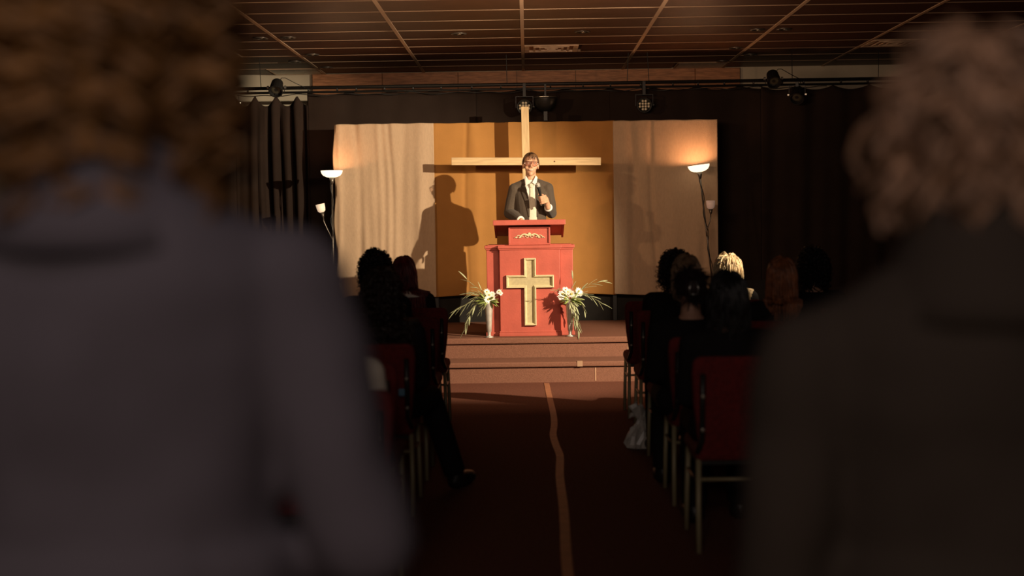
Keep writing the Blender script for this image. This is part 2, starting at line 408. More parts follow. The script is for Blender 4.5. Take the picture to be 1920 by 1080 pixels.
def fresnel(x, z, label, tilt=-.5, rz=0, sc_=1.0, up=False):
    t = thing('spotlight', (x, 15.20, z), label, 'stage light', rz=rz); t.scale = (.8, .8, .8)
    ax = Vector((0, -1, tilt)).normalized()
    MB().lathe([(.05, -.11), (.08, -.10), (.09, 0), (.09, .08), (.10, .09), (.10, .10), (.085, .10), (.08, .06)], (0, 0, 0), 18, ax).build('housing', M['black'], t, smooth=False)
    MB().lathe([(.001, .055), (.05, .065), (.08, .055), (.08, .05), (.001, .05)], (0, 0, 0), 18, ax).build('lens', M['led_face'], t, smooth=True)
    y = MB()
    for s in (-1, 1): y.box(s * .108 - .003, s * .108 + .003, -.013, .013, -.02 if not up else -.08, .12 if not up else .02)
    zc = .12 if not up else -.08
    y.box(-.111, .111, -.013, .013, zc, zc + .006); y.build('yoke', M['black'], t)
    for s in (-1, 1): MB().lathe([(.022, -.012), (.022, .012), (.012, .016)], (s * .118, 0, 0), 10, (s, 0, 0)).build('knob', M['steel'], t)
    MB().box(-.02, .02, -.01, .12, (.11 if not up else -.10), (.17 if not up else -.02)).build('clamp', M['black'], t)
    P = [(.03, .03, .08), (.07, .02, .13), (.12, .03, .13), (.25, .06, .06), (.38, .1, .0)] if up else [(0, .05, .08), (.05, .05, .15), (.03, .1, .18)]
    MB().tube(P, .005, 6).build('cable', M['black'], t, smooth=True)
fresnel(-2.735, 2.99, 'black stage spotlight mounted on the bar in front of the white wall at left', up=True, tilt=-.9)
fresnel(-3.24, 2.83, 'black stage spotlight hanging under the bar beside the curly hair', rz=.5)
fresnel(2.72, 3.00, 'black stage spotlight mounted on the bar in front of the white wall at right', up=True, tilt=-.9)
fresnel(2.98, 2.82, 'black stage spotlight hanging under the bar right of the mounted one', tilt=-.9, rz=-.3)
t = thing('scoop_light', (.22, 15.2, 2.83), 'black bowl-shaped stage light with a shiny rim, right of the cross top', 'stage light')
MB().lathe([(.03, -.15), (.075, -.13), (.11, -.09), (.125, -.02), (.128, .0), (.12, .0), (.10, -.06)], (0, 0, 0), 24).build('shade', M['black'], t, smooth=True)
MB().lathe([(.122, .0), (.130, .0), (.130, .006), (.122, .006)], (0, 0, 0), 24).build('rim', M['steel'], t)
MB().box(-.02, .02, -.015, .015, -.25, -.13).build('stem', M['black'], t)
MB().box(-.01, .01, .0, .03, -.0, .15).build('hanger', M['black'], t)

# ------------------------------------------------------------------ screen of cloth panels
scr = thing('backdrop_screen', (0, 15.0, .38), 'wide screen of linen and ochre cloth panels standing behind the podium', 'backdrop')
def cloth(x0, x1, z0, z1, m, seed, folds, ripple, y=0, name='linen_panel', label=None, left_loose=0):
    rnd = np.random.RandomState(seed); nx = int((x1 - x0) * 90); nz = 150
    u = np.linspace(0, 1, nx + 1)[None, :]; t = np.linspace(0, 1, nz + 1)[:, None]
    X = x0 + (x1 - x0) * u + 0 * t; Z = z0 + (z1 - z0) * (1 - t) + 0 * u
    Y = np.zeros_like(X)
    for k in range(folds):
        cx = x0 + (x1 - x0) * rnd.rand(); wd = rnd.uniform(.02, .07); d = rnd.uniform(-1, 1) * .022; sl = rnd.uniform(-.08, .08)
        t0 = rnd.uniform(-.2, .7) if k % 2 else -.5
        env = 1 / (1 + np.exp(-(t - t0) * 14))
        Y += d * np.exp(-((X - cx - sl * t - .015 * np.sin(6 * t + k)) / wd) ** 2) * env
    for k in range(26):
        a = rnd.uniform(0, PI); fx = math.cos(a) * rnd.uniform(4, 26); fz = math.sin(a) * rnd.uniform(2, 18)
        Y += ripple * rnd.uniform(.3, 1) * np.sin(fx * X + fz * Z + rnd.uniform(0, 6.28)) * np.exp(-((t - rnd.rand()) / .4) ** 2)
    Z = Z + .002 * np.sin(X * 23 + seed) * (t < .01) - .008 * np.sin(X * 9 + seed) * t
    X = X + left_loose * .012 * np.sin(Z * 9 + 1) * (u < .02)
    v = np.stack([X, Y + y, Z], -1).reshape(-1, 3).tolist()
    f = [(j * (nx + 1) + i, (j + 1) * (nx + 1) + i, (j + 1) * (nx + 1) + i + 1, j * (nx + 1) + i + 1) for j in range(nz) for i in range(nx)]
    return MB().add(v, f).build(name, m, scr, smooth=True, solid=.003, label=label)
cloth(-2.09, -1.00, .29, 2.178, M['linen'], 3, 20, .0013, y=-.012, left_loose=1, label='pale crinkled linen panel on the left of the screen')
cloth(-1.03, .965, .29, 2.175, M['orange'], 5, 3, .0008, y=.02, name='ochre_panel', label='plain ochre cloth panel in the middle of the screen')
cloth(.945, 2.075, .285, 2.172, M['linen'], 9, 12, .0010, y=-.012, label='shaded linen panel on the right of the screen')
f = MB()
for x in (-2.06, -1.0, .95, 2.04): f.box(x - .02, x + .02, .05, .09, 0, 2.16)
for z in (.31, 1.3, 2.12): f.box(-2.06, 2.04, .05, .09, z, z + .04)
f.build('frame', M['black'], scr)
MB().box(-2.6, 2.6, .10, .12, 0, .42).build('skirt', M['skirt'], scr)

# ------------------------------------------------------------------ wooden cross
cr = thing('wooden_cross', (0, 14.65, .38), 'tall plain timber cross standing behind the speaker', 'cross')
MB().extr([(-.028, 0), (.052, 0), (.034, 2.31), (-.046, 2.31)], -.019, .07).build('upright', M['woodv'], cr, bevel=.003)
MB().extr([(-.79, 1.702), (.788, 1.678), (.790, 1.760), (-.79, 1.783)], -.058, -.020).build('crossbar', M['wood'], cr, bevel=.003)
MB().lathe([(.008, 0), (.008, .004)], (.30, -.0585, 1.725), 10, (0, -1, 0)).build('knot', M['knot'], cr)
MB().box(-.25, .25, -.12, .16, 0, .035).build('foot', M['wood'], cr, bevel=.003)
MB().box(-.02, .02, -.25, .3, .035, .075).build('foot', M['wood'], cr, bevel=.003)

# ------------------------------------------------------------------ podium
pd = thing('podium', (.02, 13.15, .38), 'coral red wooden podium with a cream cross on its front', 'podium')
R_ = M['red_paint']
MB().box(-.29, .29, 0, .42, .03, .835).build('front_block', R_, pd, bevel=.006)
for s in (-1, 1):
    MB().box(min(s * .29, s * .415), max(s * .29, s * .415), .06, .44, .03, .835).build('side_wing', R_, pd, bevel=.006)
MB().box(-.30, .30, -.015, .43, 0, .035).box(-.297, .297, -.009, .42, .035, .05).build('plinth', R_, pd, bevel=.004)
for s in (-1, 1):
    MB().box(min(s * .29, s * .427), max(s * .29, s * .427), .05, .45, 0, .035).build('wing_plinth', R_, pd, bevel=.004)
MB().box(-.305, .305, -.018, .45, .84, .87).box(-.297, .297, -.008, .44, .825, .842).build('cornice', R_, pd, bevel=.004)
for s in (-1, 1):
    MB().box(min(s * .305, s * .432), max(s * .305, s * .432), .042, .46, .84, .87).box(min(s * .29, s * .422), max(s * .29, s * .422), .052, .45, .825, .842).build('wing_cornice', R_, pd, bevel=.004)
MB().box(-.40, .40, .05, .44, .866, .876).build('top_board', R_, pd)
# cross relief
A, H0, H1, T0, T1 = .0575, .10, .755, .455, .585
def cross_poly(g):
    a = .0575 - g; z0 = .102 + g; z1 = .748 - g; b0 = .462 + g; b1 = .585 - g; xl = -.228 + g; xr = .228 - g
    return [(-a, z0), (a, z0), (a, b0), (xr, b0), (xr, b1), (a, b1), (a, z1), (-a, z1), (-a, b1), (xl, b1), (xl, b0), (-a, b0)]
levels = [(0, 0), (0, -.022), (.003, -.034), (.009, -.036), (.011, -.029), (.015, -.031), (.026, -.003)]
rg = [[(x, y, z) for x, z in cross_poly(g)] for g, y in levels]
MB().rings(rg, close=False).build('cross_moulding', M['gold_cream'], pd)
MB().extr(cross_poly(.024), -.004, .002).build('cross_field', M['cream_dark'], pd)
# upper box and ornament
MB().box(-.20, .20, .03, .34, .87, 1.052).build('reading_box', R_, pd, bevel=.004)
f = MB()
for g, y0, y1 in ((0, .012, .031), ):
    f.box(-.20, .20, y0, y1, .872, .888).box(-.20, .20, y0, y1, 1.034, 1.05).box(-.20, -.184, y0, y1, .888, 1.034).box(.184, .20, y0, y1, .888, 1.034)
f.build('panel_moulding', R_, pd, bevel=.003)
o_ = MB()
for s in (-1, 1):
    P = []; 
    for i in range(17):
        t = i / 16; P.append((s * (.018 + .085 * t), .024, .965 - .028 * t + .022 * math.sin(t * PI) ** 1.0))
    o_.tube(P, [.008 * (1 - .6 * i / 16) + .002 for i in range(17)], 8)
    P = [(s * (.10 + .022 * math.cos(a)), .024, .952 + .013 * math.sin(a)) for a in [(-.2 + k * .5) for k in range(10)]]
    o_.tube(P, .0035, 6)
    o_.tube([(s * .115, .024, .943), (s * .135, .024, .947), (s * .148, .024, .940)], [.006, .004, .002], 6)
    for k in range(3): o_.ell((s * (.04 + .024 * k), .024, .957 - .006 * k), (.010, .005, .005), 8, 6)
    P = [(s * (.022 + .014 * math.cos(a)), .024, .956 + .014 * math.sin(a)) for a in [k * .55 for k in range(11)]]
    o_.tube(P, .003, 6)
for k in range(7):
    a = PI * (k + .5) / 7; o_.tube([(0, .024, .955), (.020 * math.cos(a), .022, .957 + .034 * math.sin(a))], [.003, .006], 6)
o_.build('scroll_ornament', M['gold_cream'], pd, smooth=True)
# sloping desk: high edge towards the audience
def slab(x0, x1, y0, z0, y1, z1, th, name, bev=.004):
    n = Vector((0, -(z1 - z0), (y1 - y0))).normalized() * th
    v = []
    for dy, dz in ((0, 0), (n.y, n.z)):
        for (y, z) in ((y0, z0), (y1, z1)):
            for x in (x0, x1): v.append((x, y + dy, z + dz))
    return MB().add(v, [(0, 2, 3, 1), (4, 5, 7, 6), (0, 1, 5, 4), (2, 6, 7, 3), (0, 4, 6, 2), (1, 3, 7, 5)]).build(name, R_, pd, bevel=bev)
slab(-.335, .335, -.05, 1.078, .44, .955, .02, 'desk_board')
MB().box(-.345, .345, -.062, -.045, 1.062, 1.112).build('desk_lip', R_, pd, bevel=.004)
slab(-.335, -.315, -.045, 1.06, .44, .935, .02, 'desk_edge', .002); slab(.315, .335, -.045, 1.06, .44, .935, .02, 'desk_edge', .002)

# ------------------------------------------------------------------ vases with flowers
def leaf_strip(mb, p0, d, L, wdt, rnd, droop=.4):
    p0 = Vector(p0); d = Vector(d).normalized(); up = Vector((rnd.uniform(-.3, .3), rnd.uniform(-.6, .2), 1)); side = d.cross(up).normalized()
    prev = None; rows_ = []
    n = 6
    for i in range(n + 1):
        t = i / n; w_ = wdt * math.sin(PI * min(1, .06 + t * .94)) ** .8 if i < n else .0005
        rows_.append((p0 - side * w_, p0 + Vector((0, 0, -w_ * .25)), p0 + side * w_))
        d = (d + Vector((0, 0, -droop / n))).normalized(); p0 = p0 + d * L / n
    v = [q for r in rows_ for q in r]; f = []
    for i in range(n):
        a = i * 3; f += [(a, a + 1, a + 4, a + 3), (a + 1, a + 2, a + 5, a + 4)]
    mb.add(v, f)
def frond(root, pts, nleaf, L, rnd, m='olive', spread=.5):
    pts = [Vector(p) for p in pts]
    P = []
    for i in range(25):
        t = i / 24 * (len(pts) - 1); k = min(int(t), len(pts) - 2); q = t - k
        a, b = pts[max(k - 1, 0)], pts[k]; c_, d_ = pts[k + 1], pts[min(k + 2, len(pts) - 1)]
        P.append(.5 * (2 * b + (c_ - a) * q + (2 * a - 5 * b + 4 * c_ - d_) * q * q + (3 * b - a - 3 * c_ + d_) * q ** 3))
    fr = MB().tube(P, [.0028 * (1 - .6 * i / 24) for i in range(25)], 5).build('branch', M['stem'], root, smooth=True)
    for j in range(int(nleaf * 1.7)):
        i = int(3 + 20 * j / max(1, int(nleaf * 1.7) - 1)); d = (P[min(i + 1, 24)] - P[i - 1]).normalized()
        s = 1 if j % 2 else -1
        side = d.cross(Vector((0, -1, .1))).normalized() * s
        lm = MB(); leaf_strip(lm, P[i], d * 1.0 + side * spread * rnd.uniform(.3, .8) + Vector((0, rnd.uniform(-.3, .3), 0)), L * rnd.uniform(.75, 1.15), L * .078, rnd)
        lm.build('leaf', M[m], fr, smooth=True, solid=.0012)
def daisy(root, c, nrm, r, rnd, npet=16):
    r *= 1.18; c = Vector(c); nrm = Vector(nrm).normalized(); a = nrm.cross(Vector((.1, .2, 1))).normalized(); b = nrm.cross(a)
    pm = MB()
    for ring, (k, rr_, up) in enumerate(((npet, 1.0, .15), (npet - 3, .72, .35))):
        for i in range(k):
            an = 2 * PI * (i + .5 * ring) / k + rnd.uniform(-.1, .1); dr = a * math.cos(an) + b * math.sin(an); sd = nrm.cross(dr)
            L_ = r * rr_ * rnd.uniform(.85, 1.1); W_ = r * .17
            p = [c, c + dr * L_ * .5 + nrm * L_ * up * .6 + sd * W_, c + dr * L_ + nrm * L_ * up * .6, c + dr * L_ * .5 + nrm * L_ * up * .6 - sd * W_]
            pm.add(p + [q - nrm * .0012 for q in p], [(0, 1, 2, 3), (7, 6, 5, 4), (0, 4, 5, 1), (1, 5, 6, 2), (2, 6, 7, 3), (3, 7, 4, 0)])
    fl = pm.build('blossom', M['petal'], root)
    MB().ell(c + nrm * r * .12, r * .22, 10, 6).build('flower_centre', M['flower_eye'], fl, smooth=True)
def vase(x, y, label):
    t = thing('metal_vase', (x, y, .38), label, 'vase')
    MB().lathe([(.001, 0), (.040, .0), (.041, .006), (.020, .016), (.014, .026), (.019, .034), (.015, .042), (.023, .06), (.027, .12), (.033, .20), (.040, .31), (.045, .345), (.048, .352), (.043, .350), (.037, .30), (.001, .29)], n=28).build('vase_body', M['pewter'], t, smooth=True)
    return t
rnd = random.Random(4)
vl = vase(-.375, 13.045, 'tall narrow metal vase standing at the left foot of the podium')
vr = vase(.395, 13.04, 'tall narrow metal vase standing at the right foot of the podium')
def bouquet(x, y, label, flowers, fronds, greens, dn):
    t = thing('bouquet', (x, y, .73), label, 'flowers')
    for c, r in flowers: daisy(t, c, (rnd.uniform(-.5, .5), -1, rnd.uniform(-.1, .8)), r, rnd)
    for P, n, L in fronds: frond(t, P, n, L, rnd)
    for i, (dx, dz, L) in enumerate(greens + [(a * .8, b * .5 - .15, c * .9) for a, b, c in greens] + [(-a * .6, b * .3, c * .8) for a, b, c in greens]):
        lm = MB(); leaf_strip(lm, (dx * .02, -.03, .0), (dx, rnd.uniform(-.5, .1), dz), L, L * .20, rnd, .5); lm.build('green_leaf', M['leaf'], t, smooth=True, solid=.0012)
    for c, r in flowers: MB().tube([(0, .0, -.10), (c[0] * .4, c[1] * .4, c[2] * .4), c], .002, 5).build('stem', M['stem'], t, smooth=True)
    return t
S = 1 / 197.
bl_f = [((-.028, -.03, .045), .036), ((.008, -.035, .055), .034), ((.03, -.03, .025), .036), ((-.005, -.045, .015), .038), ((-.04, -.03, .01), .030), ((-.015, -.02, .085), .03), ((.035, -.02, .06), .03), ((.10, -.02, .085), .026), ((.115, -.02, .07), .02)]
bl_fr = [([(0, 0, 0), (-.08, -.02, .05), (-.19, -.03, -.02), (-.32, -.03, -.09)], 9, .12), ([(0, 0, 0), (-.09, -.03, .0), (-.17, -.04, -.11), (-.235, -.03, -.28)], 11, .11), ([(0, 0, 0), (-.07, -.02, .10), (-.14, -.02, .15), (-.21, -.02, .215)], 4, .10),
         ([(0, 0, 0), (-.07, -.02, .06), (-.13, -.03, .08), (-.20, -.04, .07)], 6, .10), ([(0, -.02, 0), (-.04, -.05, -.03), (-.08, -.06, -.10)], 4, .08)]
bl_g = [(-1, .3, .12), (1, .1, .09), (.8, -.3, .10), (-.6, -.2, .11), (.4, -.6, .09), (-1, .8, .11), (-.3, 1, .12), (.9, .5, .08)]
bouquet(-.375, 13.045, 'white daisies with long olive sprigs trailing left in the left vase', bl_f, bl_fr, bl_g, 0)
br_f = [((-.07, -.04, .055), .036), ((-.045, -.045, .02), .034), ((-.02, -.03, .075), .036), ((.015, -.035, .055), .038), ((-.085, -.03, .025), .032), ((-.04, -.03, .095), .030), ((.085, -.03, .08), .036), ((.065, -.02, .055), .028), ((.10, -.025, .055), .026), ((.04, -.03, .02), .026)]
br_fr = [([(0, 0, 0), (.10, -.02, .08), (.19, -.02, .14), (.32, -.03, .17)], 5, .11), ([(0, 0, 0), (.10, -.03, .05), (.19, -.03, .03), (.30, -.03, -.04)], 7, .11), ([(0, -.02, 0), (.04, -.08, -.05), (.055, -.08, -.15), (.08, -.07, -.29)], 12, .10),
         ([(0, -.03, 0), (.015, -.08, -.06), (.03, -.07, -.16), (.05, -.07, -.24)], 9, .09), ([(0, 0, 0), (.01, -.01, .06), (.02, -.02, .12), (.03, -.02, .20)], 2, .10), ([(0, 0, .0), (.06, -.03, .02), (.11, -.04, -.03), (.14, -.04, -.10)], 5, .08),
         ([(0, 0, 0), (-.05, -.06, .07), (-.08, -.10, .10), (-.14, -.14, .10)], 4, .06)]
br_g = [(1, .3, .12), (1, -.1, .12), (.8, -.5, .09), (-.6, -.2, .08), (.5, .8, .12), (-.4, .7, .1), (.9, .0, .10), (-.8, .4, .07)]
bouquet(.395, 13.04, 'white daisies with leafy sprigs reaching right in the right vase', br_f, br_fr, br_g, 0)

# ------------------------------------------------------------------ floor lamps
def floor_lamp(loc, lean, cup, cup_dir, arm, cup_mat, label, power, tilt):
    t = thing('floor_lamp', loc, label, 'lamp')
    top = Vector((lean, 0, 1.545))
    MB().lathe([(.001, 0), (.125, 0), (.125, .018), (.03, .03), (.012, .05)], n=28).build('base', M['lampmetal'], t, smooth=True)
    MB().tube([(0, 0, .02), top], .0095, 10).build('pole', M['lampmetal'], t, smooth=True)
    ax = Vector((tilt, 0, 1)).normalized()
    MB().lathe([(.010, -.02), (.018, .0), (.030, .055), (.001, .055)], top, 16, ax).build('socket', M['lampmetal'], t, smooth=True)
    b = MB().lathe([(.028, .052), (.060, .058), (.092, .074), (.110, .098), (.117, .126), (.113, .126), (.106, .100), (.088, .079), (.056, .063), (.001, .062)], top, 32, ax)
    b.build('bowl_shade', M['bowl'], t, smooth=True)
    MB().tube(arm, .006, 8).build('gooseneck', M['lampmetal'], t, smooth=True)
    c = Vector(cup); cx = Vector(cup_dir).normalized()
    MB().lathe([(.008, -.07), (.012, -.06), (.024, -.015), (.001, -.015)], c, 14, cx).build('cup_socket', M['lampmetal'], t, smooth=True)
    MB().lathe([(.020, -.016), (.040, .0), (.046, .03), (.049, .075), (.046, .075), (.043, .03), (.036, .003), (.001, -.01)], c, 20, cx).build('cup_shade', cup_mat, t, smooth=True)
    P = [Vector((0, -.012, .1)) + (top - Vector((0, 0, .1))) * (i / 30) + Vector((.016 * math.sin(i * .8), 0.01 * math.cos(i * .8), 0)) for i in range(31)]
    MB().tube(P, .004, 6).build('cord', M['black'], t, smooth=True)
    L = Vector(loc) + top + ax * .095
    point('lamp_bulb', L, power, (1.0, .50, .25), .02)
floor_lamp((-2.09, 14.76, .38), 0.005, (-.105, -.04, 1.24), (-.22, 0, 1), [(0, 0, .92), (-.02, -.03, .98), (-.06, -.04, 1.07), (-.085, -.04, 1.13), (-.09, -.04, 1.18)], M['cup'], 'torch floor lamp with glowing bowl standing upright left of the screen', 4, .0)
floor_lamp((2.02, 14.76, .38), -.165, (-.06, -.04, 1.215), (.0, 0, 1), [(-.10, 0, .90), (-.10, -.03, .98), (-.075, -.04, 1.05), (-.062, -.04, 1.10), (-.06, -.04, 1.15)], M['cup_off'], 'leaning torch floor lamp with glowing bowl in front of the right linen', 7, -.12)

# ------------------------------------------------------------------ chairs
XL = [-.575, ]; 
def make_chair():
    t = thing('banquet_chair', (0, 0, 0), '', 'chair')
    def rbox(x0, x1, y0, y1, z0, z1, bev): return MB().box(x0, x1, y0, y1, z0, z1)
    rbox(-.235, .235, .02, .47, .40, .475, .03).build('seat', M['red_fabric'], t, bevel=.028)
    b = MB(); rr_ = []
    for z, w_, y in ((.42, .19, .045), (.50, .215, .03), (.65, .235, .012), (.80, .245, -.012), (.855, .24, -.022), (.875, .22, -.026)):
        rr_.append([(-w_, y - .022, z), (w_, y - .022, z), (w_ + .006, y, z), (w_, y + .028, z), (-w_, y + .028, z), (-w_ - .006, y, z)])
    b.rings(rr_).build('backrest', M['red_fabric'], t, bevel=.012)
    for s in (-1, 1):
        MB().tube([(s * .222, .03, .44), (s * .205, .00, .50), (s * .205, -.02, .65), (s * .205, -.045, .80)], .013, 8).build('back_frame', M['chair_frame'], t, smooth=True)
        MB().lathe([(.009, 0), (.009, .006), (.004, .008)], (s * .205, -.045, .70), 8, (0, -1, 0)).lathe([(.009, 0), (.009, .006), (.004, .008)], (s * .205, -.028, .55), 8, (0, -1, 0)).build('bolt', M['bolt'], t)
        MB().tube([(s * .215, .05, .43), (s * .222, .01, .2), (s * .225, -.02, .0)], .0125, 8).build('leg', M['chair_leg'], t, smooth=True)
        MB().tube([(s * .215, .43, .41), (s * .222, .45, .2), (s * .225, .46, .0)], .0125, 8).build('leg', M['chair_leg'], t, smooth=True)
        MB().tube([(s * .218, .035, .30), (s * .218, .44, .30)], .008, 8).build('side_stretcher', M['chair_frame'], t, smooth=True)
    MB().tube([(-.215, .035, .32), (.215, .035, .32)], .008, 8).build('cross_stretcher', M['chair_leg'], t, smooth=True)
    MB().box(-.22, .22, .04, .45, .385, .402).build('seat_frame', M['chair_frame'], t)
    return t
rowL = [5.0, 5.95, 6.9, 7.85, 8.8, 9.75]; rowR = [6.05, 7.07, 8.1, 9.15, 10.2]
onr = ['nearest', 'second', 'third', 'fourth', 'fifth', 'sixth']
seat = ['on the aisle', 'one in from the aisle', 'two in from the aisle', 'three in from the aisle']
ch0 = None
def place_chair(x, y, lab, grp):
    global ch0, cht
    if ch0 is None:
        ch0 = make_chair(); ch0.location = (x, y, 0); ch0['label'] = lab; ch0['group'] = grp; cht = tree_of(ch0); return ch0
    return dup(ch0, (x, y, 0), lab, grp, cht)
for i, y in enumerate(rowL):
    for k in range(3 if i > 1 else 2):
        c = place_chair((-.575 if i else -.50) - .245 - k * .52, y, 'red fabric banquet chair left of the aisle, %s row, %s' % (onr[i], seat[k]), 'red chairs left of the aisle')
        if i == 2 and k == 0: MB().box(.165, .195, -.05, -.044, .615, .65).build('paper_tag', M['blue'], c, label='small blue tag on the chair back')
for i, y in enumerate(rowR):
    for k in range((2, 2, 3, 4, 4)[i]):
        place_chair(.72 + .245 + k * .52, y, 'red fabric banquet chair right of the aisle, %s row, %s' % (onr[i], seat[k]), 'red chairs right of the aisle')

# ------------------------------------------------------------------ people
def head_prims(mb, c, face=True, k=1.0):
    """skull, jaw, nose, brows, ears; facing +y"""
    c = Vector(c); P = lambda x, y, z: c + Vector((x, y, z)) * k
    E = lambda p, r, **kw: mb.ell(p, tuple(q * k for q in r), **kw)
    E(P(0, -.012, .022), (.073, .091, .094), n=20, m=14)
    E(P(0, .030, -.045), (.057, .056, .066), n=16, m=12)
    E(P(0, .058, -.098), (.024, .022, .020))                 # chin
    for s in (-1, 1):
        E(P(s * .042, .052, -.030), (.022, .022, .024))      # cheek
        E(P(s * .030, .073, .034), (.025, .010, .008))       # brow
        E(P(s * .077, -.008, -.012), (.009, .020, .032))     # ear
        E(P(s * .011, .089, -.030), (.008, .009, .007))      # nostril
    mb.chain([P(0, .078, .022), P(0, .101, -.022)], [.008 * k, .011 * k], 8)
    E(P(0, .079, -.058), (.022, .008, .009))
def hand_prims(mb, w_, d, up, k=1.0, curl=.5, side=1):
    """wrist, direction, back-of-hand normal"""
    w_ = Vector(w_); d = Vector(d).normalized(); up = (Vector(up) - d * Vector(up).dot(d)).normalized(); s = d.cross(up) * side
    rot = Matrix((s, d, up)).transposed()
    mb.ell(w_ + d * .048 * k, (.040 * k, .052 * k, .016 * k), 14, 10, rot)
    for i, L in enumerate((.070, .080, .074, .058)):
        p = w_ + d * .088 * k + s * (.0285 - .019 * i) * k; q = d.copy(); pts = [p.copy()]
        for j in range(3):
            q = (q - up * curl * .55).normalized(); p = p + q * L * (.45, .32, .26)[j] * k; pts.append(p.copy())
        mb.chain(pts, [.0092 * k, .0085 * k, .0078 * k, .0068 * k], 8)
    p = w_ + d * .02 * k + s * .030 * k
    mb.chain([p, p + (s * .024 + d * .022 - up * .008) * k, p + (s * .034 + d * .052 - up * .016) * k, p + (s * .034 + d * .074 - up * .022) * k], [.013 * k, .0115 * k, .010 * k, .008 * k], 8)
TOR = [(0, .14, .11), (.1, .158, .118), (.28, .142, .105), (.48, .146, .108), (.66, .168, .113), (.80, .178, .104), (.88, .155, .088), (.94, .105, .070), (.965, .085, .064), (1.0, .060, .058)]
def torso(mb, base, top, wk=1.0, pad=0, t0=0, t1=1, lean=.0, secs=TOR):
    base = Vector(base); top = Vector(top); rr_ = []
    for t, rx, ry in secs:
        if t < t0 or t > t1: continue
        c = base.lerp(top, t) + Vector((0, lean * math.sin(t * PI), 0))
        rr_.append([c + Vector(((rx * wk + pad) * math.cos(a), (ry * wk + pad) * math.sin(a), 0)) for a in [2 * PI * k / 24 for k in range(24)]])
    mb.rings(rr_)
def figure_meshes(J, vox=.009, wk=1.0, pad=.016, sleeve=.02, folds=0, hands=True, hem=0.0, it=6, custom=None, head_rot=None, coat_extra=None):
    """J: dict of joints in local space, facing +y. returns body, top, trousers, shoes meshes"""
    b = MB(); torso(b, J['base'], J['neck'], wk)
    hb = MB(); head_prims(hb, (0, 0, 0), k=J.get('hk', 1.0))
    Rm = head_rot or Matrix.Identity(3); hv = [Vector(J['head']) + Rm @ Vector(v) for v in hb.v]; b.add(hv, hb.f)
    b.chain([Vector(J['neck']) + Vector((0, 0, -.03)), Vector(J['head']) + Vector((0, -.015, -.06))], [.056, .052])
    for s in ('l', 'r'):
        sh, el, wr = (Vector(J[q + s]) for q in ('sh', 'el', 'wr'))
        b.chain([sh, sh.lerp(el, .5), el, el.lerp(wr, .35), wr], [.052, .046, .038, .037, .026])
        if custom and s in custom: custom[s](b)
        elif hands: hand_prims(b, wr, J['hd' + s], J['hn' + s], 1.0, J.get('curl', .4), J['hs' + s])
        hp, kn, an, to = (Vector(J[q + s]) for q in ('hip', 'kn', 'an', 'to'))
        b.chain([hp, hp.lerp(kn, .5), kn, kn.lerp(an, .35), an], [.085, .074, .054, .053, .036])
        b.chain([an, an.lerp(to, .5) + Vector((0, 0, -.015)), to], [.036, .036, .026])
    body = blob(b, vox, it, name='body')
    t = MB(); torso(t, J['base'], J['neck'], wk, pad, t0=0, t1=.97)
    jb = Vector(J['base'])
    if hem: torso(t, jb - Vector((0, 0, hem)), jb + Vector((0, 0, .2)), wk, pad + .01, secs=[(0, .165, .12), (.5, .166, .12), (1, .155, .115)])
    for s in ('l', 'r'):
        sh, el, wr = (Vector(J[q + s]) for q in ('sh', 'el', 'wr'))
        t.chain([sh, sh.lerp(el, .5), el], [.052 + sleeve, .048 + sleeve, .042 + sleeve])
        e = el.lerp(wr, .9); t.tube([el, el.lerp(wr, .4), e], [.042 + sleeve, .040 + sleeve, .030 + sleeve], 14)
        t.chain([Vector(J['neck']) + Vector((0, 0, J.get('trap', -.055))), sh + Vector((0, 0, .015))], [.05, .045 + sleeve * .5])
    if coat_extra: coat_extra(t)
    top = blob(t, vox, it + 2, folds, name='jacket')
    p = MB(); torso(p, J['base'], J['neck'], wk, .012, t0=0, t1=.3)
    for s in ('l', 'r'):
        hp, kn, an = (Vector(J[q + s]) for q in ('hip', 'kn', 'an'))
        p.chain([hp, hp.lerp(kn, .5), kn], [.098, .087, .070]); p.tube([kn, kn.lerp(an, .5), kn.lerp(an, .98)], [.070, .066, .062], 14)
    tr = blob(p, vox, it + 2, folds, name='trousers')
    sh_ = []
    for s in ('l', 'r'):
        s_ = MB(); an, to = Vector(J['an' + s]), Vector(J['to' + s]); d = (to - an); d.z = 0; d.normalize(); m_ = an.lerp(to, .5)
        rot = Matrix((Vector((d.y, -d.x, 0)), d, Vector((0, 0, 1)))).transposed()
        s_.ell((m_.x, m_.y, max(.045, to.z)), (.047, .145, .046), 16, 10, rot); s_.chain([an + Vector((0, 0, .01)), an + Vector((0, 0, -.03))], [.048, .05])
        sh_.append(blob(s_, max(vox, .008), 3, name='shoe'))
    return body, top, tr, sh_

